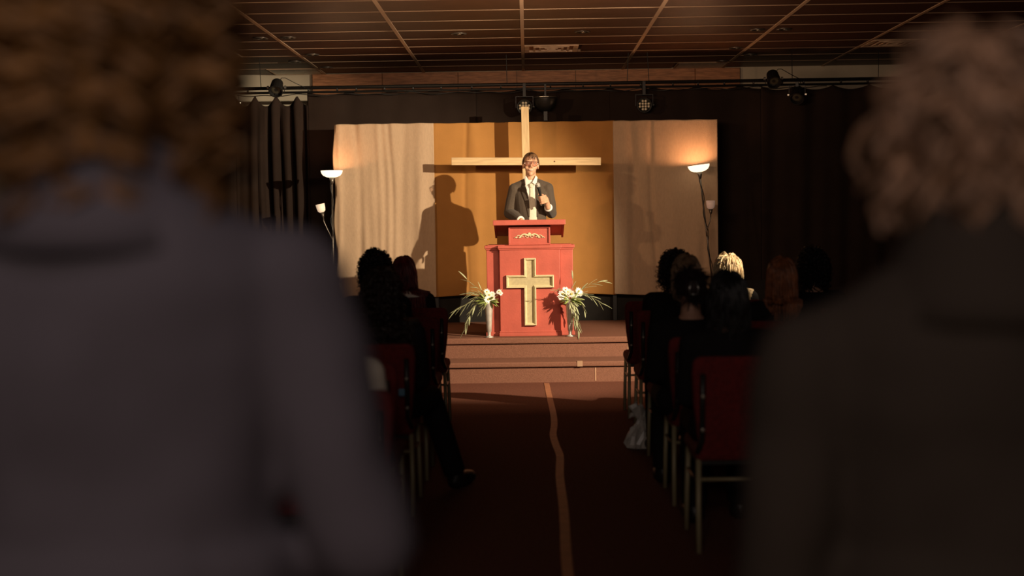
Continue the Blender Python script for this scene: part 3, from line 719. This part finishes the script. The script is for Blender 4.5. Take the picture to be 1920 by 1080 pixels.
def hair_mesh(n, c, R, length, curl=0.0, turns=6, width=.004, seed=0, thick=.25, K=18, S=3, keep=None, tors=None, crown=(0, -.35, 1), grav=.25, wild=.1, capk=1.04, cutz=None, Rm=None, clump=0, cr=.012):
    """strands over a scalp ellipsoid, facing +y, hanging under gravity; plus a scalp cap"""
    g = np.random.RandomState(seed); c = np.array(c, float); R = np.array(R, float)
    d = g.normal(size=(n * 6, 3)); d /= np.linalg.norm(d, axis=1)[:, None]
    kf = keep or (lambda q: ~((q[:, 1] > .30) & (q[:, 2] < .50)) & (q[:, 2] > -.45) & ~((q[:, 1] > .62) & (q[:, 2] < .72)))
    d = d[kf(d)][:n]; n = len(d)
    lay = 1 + thick * g.rand(n)[:, None] ** 1.3
    pos = c + R * d * (1 + .5 * (lay - 1)); cr_ = np.array(crown, float); cr_ /= np.linalg.norm(cr_)
    v = d - cr_[None]; v -= d * (v * d).sum(1)[:, None]; v /= np.linalg.norm(v, axis=1)[:, None] + 1e-6
    v += wild * g.normal(size=v.shape)
    L = length * g.uniform(.75, 1.1, n)[:, None]; ds = L / K
    path = [pos.copy()]; down = np.array([0, 0, -1.])
    for k in range(K - 1):
        v = v * (1 - grav) + down * grav + wild * .25 * g.normal(size=v.shape); v /= np.linalg.norm(v, axis=1)[:, None]
        pos = pos + v * ds
        q = (pos - c) / (R * lay); l = np.linalg.norm(q, axis=1)
        ins = l < 1; pos[ins] = c + (q[ins] / l[ins][:, None]) * (R * lay[ins])
        if tors is not None:                                  # keep long hair outside neck and back
            tc, tr_ = tors; q = (pos[:, :2] - tc[:2]) / tr_[:2]; l = np.linalg.norm(q, axis=1) + 1e-6; m_ = (l < 1) & (pos[:, 2] < tc[2])
            q = q / l[:, None]; pos[m_, 0] = tc[0] + q[m_, 0] * tr_[0]; pos[m_, 1] = tc[1] + q[m_, 1] * tr_[1]
        path.append(pos.copy())
    P = np.stack(path, 1)                                     # n,K,3
    T = np.gradient(P, axis=1); T /= np.linalg.norm(T, axis=2)[..., None] + 1e-9
    ref = np.array([.3, .2, 1.]); A_ = np.cross(T, ref); A_ /= np.linalg.norm(A_, axis=2)[..., None] + 1e-9; B_ = np.cross(T, A_)
    if curl:
        ph = g.uniform(0, 6.28, n)[:, None]; sgn = np.where(g.rand(n) > .5, 1, -1)[:, None]; tt = np.linspace(0, 1, K)[None]
        an = ph + sgn * tt * turns * 2 * PI * g.uniform(.8, 1.2, n)[:, None]; amp = curl * np.minimum(1, tt * 4 + .2)
        P = P + (A_ * np.cos(an)[..., None] + B_ * np.sin(an)[..., None]) * amp[..., None]
        T = np.gradient(P, axis=1); T /= np.linalg.norm(T, axis=2)[..., None] + 1e-9
        A_ = np.cross(T, ref); A_ /= np.linalg.norm(A_, axis=2)[..., None] + 1e-9; B_ = np.cross(T, A_)
    if clump:                                                 # locks: several strands follow each path
        off = g.normal(size=(n, clump, 1, 3)) * cr * np.linspace(.9, .35, K)[None, None, :, None]
        P = (P[:, None] + off).reshape(-1, K, 3); A_ = np.repeat(A_, clump, 0); B_ = np.repeat(B_, clump, 0); n = n * clump
    wd = width * g.uniform(.7, 1.2, n)[:, None] * np.linspace(1, .35, K)[None]
    a = [2 * PI * k / S for k in range(S)]
    V = np.stack([P + (A_ * math.cos(x) + B_ * math.sin(x)) * wd[..., None] for x in a], 2).reshape(-1, 3)
    i = np.arange(n)[:, None, None] * K * S; k = np.arange(K - 1)[None, :, None] * S; s = np.arange(S)[None, None, :]; s2 = (s + 1) % S
    F = np.stack([i + k + s, i + k + s2, i + k + S + s2, i + k + S + s], -1).reshape(-1, 4)
    cap = MB().ell((0, 0, 0), (1, 1, 1), 28, 20); cv = np.array(cap.v); fc = [f for f in cap.f if kf(cv[list(f)].mean(0)[None])[0]]
    cv = c + cv * R * capk
    if Rm is not None:
        M3 = np.array(Rm); V = V @ M3.T; cv = cv @ M3.T
    verts = V.tolist() + cv.tolist(); faces = F.tolist() + [tuple(q + len(V) for q in f) for f in fc]
    me = bpy.data.meshes.new('hair'); me.from_pydata(verts, [], faces); me.update(); me.polygons.foreach_set('use_smooth', [True] * len(me.polygons)); return me

# ---- the speaker (local frame: facing +y, turned round to face the aisle)
SP = Vector((.045, 13.9, .38))
def loc_(X, Y, Z): return Vector((-(X - SP.x), -(Y - SP.y), Z - SP.z))
sp = dict(base=(0, 0, .86), neck=(0, -.01, 1.50), head=(0, .02, 1.664), hk=.98, trap=.004,
          shr=loc_(-.120, 13.91, 1.80), elr=loc_(-.178, 13.93, 1.565), wrr=loc_(-.055, 13.70, 1.485), hdr=(-.35, 1, -.42), hnr=(0, .2, 1), hsr=-1,
          shl=loc_(.209, 13.91, 1.80), ell=loc_(.247, 13.95, 1.56), wrl=loc_(.212, 13.71, 1.615), hdl=(0, 1, 0), hnl=(0, 0, 1), hsl=1,
          hipl=(-.09, 0, .88), hipr=(.09, 0, .88), knl=(-.10, .01, .48), knr=(.10, .01, .48), anl=(-.11, -.02, .08), anr=(.11, -.02, .08), tol=(-.13, .15, .035), tor=(.13, .15, .035))
mh = loc_(.112, 13.655, 1.835); me_ = loc_(.1645, 13.655, 1.628)   # microphone head and tail
def mic_hand(mb):
    ax = (me_ - mh).normalized(); wr = Vector(sp['wrl'])
    gc = mh.lerp(me_, .72)                                   # grip centre
    R1 = Vector((-1, 0, 0)); R1 = (R1 - ax * R1.dot(ax)).normalized()   # towards image right
    Fr = Vector((0, 1, 0))
    pc = gc + R1 * .034 - Fr * .012
    rot = Matrix((ax, R1, Fr)).transposed()
    mb.ell(pc, (.042, .030, .020), 14, 10, rot)
    mb.chain([wr, pc + R1 * .008], [.028, .026])
    for i in range(4):
        o = gc + ax * (-.034 + .0222 * i); k = (1, 1.05, 1, .85)[i]
        mb.chain([o + R1 * .046 + Fr * .002, o + R1 * .030 * k + Fr * .026, o - R1 * .006 + Fr * .030 * k, o - R1 * .024 + Fr * .014, o - R1 * .020 - Fr * .006], [.0100, .0094, .0090, .0084, .0072], 8)
    o = gc - ax * .045
    mb.chain([pc - ax * .015, o + R1 * .022 - Fr * .012, o - ax * .012 + R1 * .002 - Fr * .018, o - ax * .018 - R1 * .016 - Fr * .004], [.014, .012, .0105, .009], 8)
tilt = Euler((math.radians(2), math.radians(-3), math.radians(4))).to_matrix()
bm_, jm, tm, sm_ = figure_meshes(sp, vox=.0046, wk=.93, pad=.016, sleeve=.014, hem=.10, it=3, folds=.012, custom={'l': mic_hand}, head_rot=tilt)
man = link_mesh('person', bm_, M['skin']); man.location = SP; man.rotation_euler = (0, 0, PI)
tag(man, 'smiling person in a charcoal suit holding a microphone behind the podium', 'person')
bvh_full = BVHTree.FromPolygons([v.co for v in jm.vertices], [p.vertices for p in jm.polygons])
# cut the jacket opening
import bmesh
bmj = bmesh.new(); bmj.from_mesh(jm)
def opening(z):
    t = max(0, min(1, (1.47 - z) / .20)); return -.050 - .008 * t, .068 + (.024 - .068) * t ** .8
kill = []
for f in bmj.faces:
    c = f.calc_center_median(); l, r = opening(c.z)
    if c.y > .01 and c.z > .95 and c.z < 1.56 and l < c.x < r: kill.append(f)
    elif c.z > 1.505 and abs(c.x) < .060 and c.y > -.03: kill.append(f)
bmesh.ops.delete(bmj, geom=kill, context='FACES'); bmj.to_mesh(jm); bmj.free()
jk = link_mesh('jacket', jm, M['suit'], man)
link_mesh('trousers', tm, M['trouser'], man); [link_mesh('shoe', q, M['shoe'], man) for q in sm_]
s1 = MB(); torso(s1, sp['base'], sp['neck'], .93, .009, t0=0, t1=.95)
s1.tube([(0, -.015, 1.46), (0, -.004, 1.522)], [.074, .062], 20)
shm = blob(s1, .006, 3, name='shirt'); shirt = link_mesh('shirt', shm, M['shirt'], man)
bvh_s = BVHTree.FromPolygons([v.co for v in shm.vertices], [p.vertices for p in shm.polygons])
def hug(bvh, rows_, off, th, name, m, parent, nx=6, soft=.0):
    """strip lying on a surface; rows_ = (z, x_left, x_right)"""
    R2 = []
    zs = []
    for i in range(len(rows_) - 1):
        for k in range(4):
            t = k / 4; zs.append(tuple(a + (b - a) * t for a, b in zip(rows_[i], rows_[i + 1])))
    zs.append(rows_[-1]); fr = []; lasty = .1
    for z, xl, xr in zs:
        row = []
        for k in range(nx + 1):
            x = xl + (xr - xl) * k / nx; h = bvh.ray_cast(Vector((x, .6, z)), Vector((0, -1, 0)))
            y = h[0].y if h[0] else lasty; lasty = y; row.append((x, y + off, z))
        fr.append(row)
    mb = MB(); n = nx + 1; v = [p for r in fr for p in r]; F = []
    for i in range(len(fr) - 1):
        for k in range(nx):
            a = i * n + k; F.append((a, a + n, a + n + 1, a + 1))
    mb.add(v, F); return mb.build(name, m, parent, smooth=True, solid=th)
hug(bvh_s, [(1.435, -.022, .012), (1.40, -.024, .010), (1.33, -.036, .014), (1.22, -.050, .022), (1.08, -.056, .030), (.98, -.058, .032)], .007, .006, 'tie', M['tie'], man)
hug(bvh_s, [(1.475, -.020, .012), (1.455, -.026, .016), (1.432, -.017, .006)], .013, .014, 'tie_knot', M['tie'], man, 4)
# shirt collar wings
def poly_plate(pts, th, name, m, parent):
    n = len(pts); v = [Vector(p) for p in pts]; nr = (v[1] - v[0]).cross(v[2] - v[0]).normalized()
    return MB().rings([[p + nr * th for p in v], [p - nr * th for p in v]]).build(name, m, parent)
for s in (-1, 1):
    poly_plate([(s * .010 - .004, .088, 1.484), (s * .050, .050, 1.556), (s * .066, .050, 1.535), (s * .052, .098, 1.452)], .002, 'collar', M['shirt'], man)
# lapels
for s in (-1, 1):
    def e(z): l, r = opening(z); return r if s > 0 else l
    rows2 = [(1.475, -.004, .022), (1.43, -.006, .032), (1.415, -.006, .052), (1.385, -.006, .050), (1.30, -.006, .036), (1.22, -.006, .020), (1.14, -.005, .006)]
    R2 = [(z, e(z) + s * a, e(z) + s * b) for z, a, b in rows2]
    hug(bvh_full, R2, .004, .005, 'lapel', M['lapel'], man)
# cuffs
for q, f in (('r', .93), ('l', .95)):
    el = Vector(sp['el' + q]); wr = Vector(sp['wr' + q]); a = el.lerp(wr, f - .05); b_ = el.lerp(wr, f + .02)
    MB().tube([a, b_], [.042, .041], 16).build('shirt_cuff', M['shirt'], man, smooth=True)
# face details in head space
Hc = Vector(sp['head'])
def hp(x, y, z): return Hc + tilt @ (Vector((x, y, z)) * .98)
for s in (-1, 1):
    e_ = MB().ell(hp(s * .031, .071, .010), .0105, 12, 8).build('eye', M['eye'], man, smooth=True)
    MB().ell(hp(s * .031, .0795, .010), (.0048, .004, .0045), 10, 6).build('iris', M['iris'], e_, smooth=True)
lipP = [hp(x, .0915 - 9 * x * x, -.060 + 7 * x * x) for x in [(-.026 + .052 * i / 10) for i in range(11)]]
MB().tube([p + tilt @ Vector((0, -.002, .0045)) for p in lipP], .0018, 6).tube([p + tilt @ Vector((0, -.002, -.0055)) for p in lipP], [.001, .002, .003, .0035, .004, .004, .004, .0035, .003, .002, .001], 6).build('lips', M['lips'], man, smooth=True)
MB().tube(lipP, [.001, .002, .003, .004, .0042, .0042, .0042, .004, .003, .002, .001], 6).build('teeth', M['teeth'], man, smooth=True)
# glasses
out_ = [(-.030, .016), (-.016, .018), (0, .019), (.014, .018), (.026, .014), (.030, .006), (.031, -.004), (.027, -.015), (.018, -.023), (.006, -.027), (-.006, -.027), (-.017, -.023), (-.026, -.014), (-.030, -.002), (-.032, .008)]
gl = MB()
for s in (-1, 1):
    pts_ = [hp(s * (.034 + .0 + x), .100 - 6 * (.034 + x) ** 2, .008 + z) for x, z in out_]; pts_.append(pts_[0]); gl.tube(pts_, .0017, 6)
    gl.tube([hp(s * .064, .078, .018), hp(s * .079, .05, .014), hp(s * .081, -.01, .008)], .0022, 6)
gl.tube([hp(-.066, .078, .023), hp(-.03, .096, .026), hp(.03, .096, .026), hp(.066, .078, .023)], .0024, 6)
gl.tube([hp(-.008, .101, .012), hp(.008, .101, .012)], .002, 6)
go = gl.build('glasses', M['glass_frame'], man, smooth=True)
for s in (-1, 1):
    poly_plate([hp(s * (.034 + x), .100 - 6 * (.034 + x) ** 2, .008 + z) for x, z in out_], .0008, 'lens', M['lens'], go)
for s in (-1, 1): MB().box(-.0022, .0022, -.002, .002, -.005, .005).build('hinge_glint', M['steel'], go).location = hp(s * .067, .077, .010)  # small bright steel blocks added as the white glint at the outer corners
# hair
kp = lambda q: ~((q[:, 1] > .15) & (q[:, 2] < .70)) & ~((q[:, 1] > .40) & (q[:, 2] < .86)) & (q[:, 2] > -.12) & ~((q[:, 1] > -.25) & (q[:, 2] < .02)) & ~((q[:, 1] > .60) & (q[:, 2] < .66))
hm = hair_mesh(2200, (0, -.012, .024), (.0755, .094, .096), .060, .001, 2, .0017, 3, .12, K=9, keep=kp, crown=(.15, .15, 1), grav=.14, wild=.10, capk=1.03)
# fringe falling on the forehead
ho = link_mesh('hair', hm, M['hair_brown'], man)
for v in hm.vertices: v.co = Hc + tilt @ (v.co * .98)
fr = MB()
g_ = random.Random(5)
for i in range(34):
    x = g_.uniform(-.050, .012); e_ = g_.uniform(-.02, .02)
    fr.tube([hp(x * .5 + .01, .045, .118), hp(x * .8, .078, .100), hp(x + e_ * .5, .090, .078), hp(x + e_, .094, .052 + g_.uniform(-.012, .02))], [.0025, .0024, .0018, .0007], 5)
fr.build('fringe', M['hair_brown'], man, smooth=True)
# microphone
mc = thing('microphone', (SP.x, SP.y, SP.z), 'handheld microphone with a grey mesh head in the speaker\'s raised hand', 'microphone', rz=PI)
ax = (me_ - mh).normalized(); Lm = (me_ - mh).length
MB().lathe([(.001, -.026), (.014, -.022), (.023, -.008), (.025, .004), (.021, .022), (.001, .022)], mh, 18, ax).build('mesh_head', M['grille'], mc, smooth=True)
MB().lathe([(.019, .018), (.018, .026), (.0135, .036), (.0105, Lm), (.001, Lm)], mh, 16, ax).build('handle', M['black'], mc, smooth=True)
MB().lathe([(.0255, .002), (.0262, .005), (.0255, .008)], mh, 18, ax).build('ring', M['steel'], mc, smooth=True)

# ---- audience: shared seated bodies
def seated_J(leg_out=0):
    return dict(base=(0, 0, .47), neck=(0, -.02, 1.00), head=(0, .015, 1.135), hk=.93, curl=.5,
                shl=(-.165, -.02, .925), shr=(.165, -.02, .925), ell=(-.19, .03, .68), elr=(.19, .03, .68), wrl=(-.10, .26, .62), wrr=(.10, .26, .62),
                hdl=(.15, 1, -.1), hdr=(-.15, 1, -.1), hnl=(0, 0, 1), hnr=(0, 0, 1), hsl=1, hsr=-1,
                hipl=(-.09, .02, .54), hipr=(.09, .02, .54), knl=(-.11, .43, .53), knr=(.11 + leg_out * .10, .45, .53), anl=(-.11, .42, .08), anr=(.12 + leg_out * .22, .50, .08), tol=(-.12, .58, .035), tor=(.13 + leg_out * .28, .66, .035))
SM = figure_meshes(seated_J(), vox=.0105, wk=.92, pad=.014, sleeve=.012)
SM2 = figure_meshes(seated_J(1), vox=.0105, wk=.92, pad=.014, sleeve=.012)
HC = (0, .003, .02)
def person_seated(x, y, ztop, label, hair, haircol, topmat, extra=None, meshes=SM, rz=0, name='person'):
    dz = ztop - 1.245; k = 1.0
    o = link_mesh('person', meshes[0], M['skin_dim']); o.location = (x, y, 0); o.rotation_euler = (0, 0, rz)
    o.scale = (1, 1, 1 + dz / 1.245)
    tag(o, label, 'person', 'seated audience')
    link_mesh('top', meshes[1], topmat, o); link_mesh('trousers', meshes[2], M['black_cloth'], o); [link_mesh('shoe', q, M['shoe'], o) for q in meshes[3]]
    me = hair_mesh(c=(0, .004, 1.155), R=(.074, .092, .094), **hair)
    link_mesh('hair', me, haircol, o)
    if extra: extra(o)
    return o
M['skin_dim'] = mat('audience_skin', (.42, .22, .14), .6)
TS = ((0, -.02, 1.06), (.12, .12))
tor_l = (np.array([0, -.01, .99]), np.array([.19, .125]))
hc = lambda n, c, r=.4: mat(n, c, r, nscale=25, namp=.35)
H_blk = hc('black_hair', (.010, .007, .006)); H_red = hc('red_hair', (.13, .012, .008)); H_dbr = hc('dark_brown_hair', (.022, .012, .007)); H_rbr = hc('red_brown_hair', (.05, .015, .010))
H_mbr = hc('mid_brown_hair', (.22, .13, .07)); H_blo = hc('blonde_hair', (.62, .46, .27)); H_aub = hc('auburn_hair', (.26, .085, .030)); H_bun = hc('dark_bun_hair', (.020, .009, .006), .75)
curly = dict(n=420, length=.15, curl=.012, turns=4, width=.005, thick=.45, K=26, wild=.25, grav=.12)
longs = dict(n=520, length=.36, curl=.002, turns=2, width=.0045, thick=.16, K=16, wild=.05, grav=.3, tors=tor_l)
longc = dict(n=420, length=.46, curl=.013, turns=7, width=.0045, thick=.40, K=44, wild=.12, grav=.25, tors=tor_l)
bob = dict(n=520, length=.27, curl=.002, turns=2, width=.0045, thick=.22, K=14, wild=.04, grav=.3, tors=None)
def P_(h, seed): d = dict(h); d['seed'] = seed; return d
def collar_white(o):
    MB().lathe([(.075, -.03), (.125, -.055), (.150, -.075), (.140, -.080), (.07, -.045)], (0, -.02, 1.035), 24).build('collar', M['white_top'], o, smooth=True, label='wide pale collar')
def yy(row): return row + .17
person_seated(-.895, yy(9.75), 1.235, 'person with straight dark red hair and a pale collar in the front left rows', P_(longs, 2), H_red, M['black_cloth'], collar_white)
person_seated(-.99, yy(8.80), 1.275, 'person with short curly black hair seated behind the red-haired one', P_(curly, 1), H_blk, M['black_cloth'])
person_seated(-.755, yy(6.90), 1.225, 'person with long curly dark brown hair on the left aisle seat, leg in the aisle', P_(longc, 3), H_dbr, M['black_cloth'], meshes=SM2)
person_seated(-.768, yy(5.00), 1.235, 'person in a white top half hidden by the left foreground jacket', P_(bob, 4), H_rbr, M['white_top'])
person_seated(1.00, yy(9.15), 1.245, 'person with dark curly hair on the right aisle, furthest head', P_(curly, 5), H_blk, M['black_cloth'])
person_seated(.955, yy(8.10), 1.25, 'person with chin-length light brown hair, cheek and ear lit by the stage', P_(dict(bob, length=.16), 6), H_mbr, M['black_cloth'], rz=.12)
def bun(o):
    MB().ell((0, -.105, 1.155), (.045, .035, .045), 16, 10).build('hair_bun', H_bun, o, smooth=True)
    c = MB()
    for x in (-.018, .018): c.tube([(x, -.142, 1.115), (x * 1.3, -.148, 1.15), (x * .7, -.142, 1.19)], .004, 6)
    c.tube([(-.02, -.145, 1.12), (.02, -.145, 1.12)], .003, 6); c.build('hair_clip', M['steel'], o, smooth=True, label='shiny hair clip')
person_seated(.855, yy(7.07), 1.212, 'person with dark hair pinned up in a bun with a shiny clip', dict(n=420, length=.13, curl=.001, turns=1, width=.004, thick=.06, K=10, wild=.02, grav=.02, crown=(0, .9, .4), seed=7), H_bun, M['black_cloth'], bun)
person_seated(1.506, yy(10.2), 1.185, 'person with straight pale blonde hair facing the stage at right', P_(dict(longs, thick=.50), 8), H_blo, M['black_cloth'])
person_seated(.905, yy(6.05), 1.235, 'person with smooth black bobbed hair nearest on the right aisle, before the blonde', P_(bob, 9), H_blk, M['black_cloth'])
person_seated(1.525, yy(8.10), 1.235, 'person with long auburn hair beside the right foreground shoulder', P_(dict(longs, length=.30, tors=(np.array([0, -.01, .99]), np.array([.12, .125]))), 10), H_aub, M['black_cloth'])
person_seated(1.93, yy(9.15), 1.24, 'person with short curly black hair right of the auburn-haired one', P_(curly, 11), H_blk, M['black_cloth'])

# ---- plastic bag on the floor by the right aisle
bg = MB(); rb = random.Random(3); rr_ = []
for j, (z, r) in enumerate(((0, .06), (.01, .10), (.05, .115), (.10, .11), (.15, .085), (.19, .05), (.215, .035), (.25, .06), (.29, .095), (.30, .10))):
    ring = []
    for k in range(26):
        a = 2 * PI * k / 26; q = r * (1 + .28 * math.sin(k * 2.4 + j * .8) * (.4 + j * .06) + rb.uniform(-.13, .13))
        ring.append((q * math.cos(a) + .03 * z / .3, q * .8 * math.sin(a), z + (rb.uniform(-.015, .015) if j > 1 else 0) + (.05 * math.sin(a * 3 + 1) if j > 7 else 0)))
    rr_.append(ring)
bo = bg.rings(rr_, close=False).build('plastic_bag', M['bag'], solid=.002); bo.location = (.71, 8.84, .002); bo.scale = (.8, .8, .85)
tag(bo, 'crumpled white plastic bag standing on the carpet by the right aisle chairs', 'bag')

# ---- standing people in the foreground
def standing_J(H, sh=.185, shz=.80, el=None, er=None, wl=None, wr=None):
    z = H
    d = dict(base=(0, 0, z * .50), neck=(0, -.02, z * .845), head=(0, .02, z - .122), hk=1.0, curl=.5,
             shl=(-sh, -.02, z * shz), shr=(sh, -.02, z * shz), ell=el or (-sh - .05, -.02, z * .62), elr=er or (sh + .05, -.02, z * .62), wrl=wl or (-sh + .02, .16, z * .53), wrr=wr or (sh - .02, .16, z * .53),
             hdl=(.3, .8, -.5), hdr=(-.3, .8, -.5), hnl=(-.5, .3, .6), hnr=(.5, .3, .6), hsl=1, hsr=-1,
             hipl=(-.09, 0, z * .51), hipr=(.09, 0, z * .51), knl=(-.11, .02, z * .28), knr=(.11, .02, z * .28), anl=(-.12, -.02, .08), anr=(.12, -.02, .08), tol=(-.14, .14, .035), tor=(.14, .14, .035))
    return d
def stander(x, y, H, J, label, jacket, hairmat, hair, wk, sleeve, pad, rz=0, folds=.03):
    ms = figure_meshes(J, vox=.0115, wk=wk, pad=pad, sleeve=sleeve, folds=folds, hem=.12, it=5)
    o = link_mesh('person', ms[0], M['skin_dim']); o.location = (x, y, 0); o.rotation_euler = (0, 0, rz); tag(o, label, 'person')
    link_mesh('jacket', ms[1], jacket, o); link_mesh('trousers', ms[2], M['black_cloth'], o); [link_mesh('shoe', q, M['shoe'], o) for q in ms[3]]
    me = hair_mesh(c=(0, .008, H - .100), R=(.079, .098, .098), **hair); link_mesh('hair', me, hairmat, o)
    n = Vector(J['neck'])
    MB().lathe([(.150, -.095), (.128, -.055), (.104, -.015), (.088, .025), (.078, .055), (.070, .057), (.074, .01), (.09, -.05)], n + Vector((0, 0, .005)), 24).build('collar', jacket, o, smooth=True)
    return o
H_gold = hc('golden_curls', (.16, .072, .020), .5); H_wav = hc('sandy_waves', (.25, .14, .082), .5)
Hh = 1.83
stander(-.475, 1.6, Hh, standing_J(Hh, .198, .773, er=(.285, -.02, 1.11), wr=(.17, .20, 1.03)), 'standing person with big golden curls and slate jacket, back to us at left', M['navy_jacket'], H_gold,
        dict(n=130, clump=6, cr=.007, length=.25, curl=.020, turns=4.5, width=.0045, thick=.58, K=44, S=3, wild=.2, grav=.13, seed=21, keep=lambda q: ~((q[:, 1] > .45) & (q[:, 2] < .50)) & (q[:, 2] > -.75)), 1.10, .020, .024)
Hh = 1.705
stander(.568, 1.75, Hh, standing_J(Hh, .222, .762, el=(-.25, -.02, 1.02), wl=(-.17, .2, .93)), 'standing person with wavy sandy hair and brown jacket, back to us at right', M['olive_jacket'], H_wav,
        dict(n=150, clump=7, cr=.007, length=.165, curl=.013, turns=1.5, width=.0045, thick=.24, K=20, S=3, wild=.18, grav=.08, seed=22, keep=lambda q: ~((q[:, 1] > .35) & (q[:, 2] < .50)) & (q[:, 2] > -.72) & ~((abs(q[:, 0]) > .8) & (q[:, 2] < -.05))), 1.10, .020, .024)
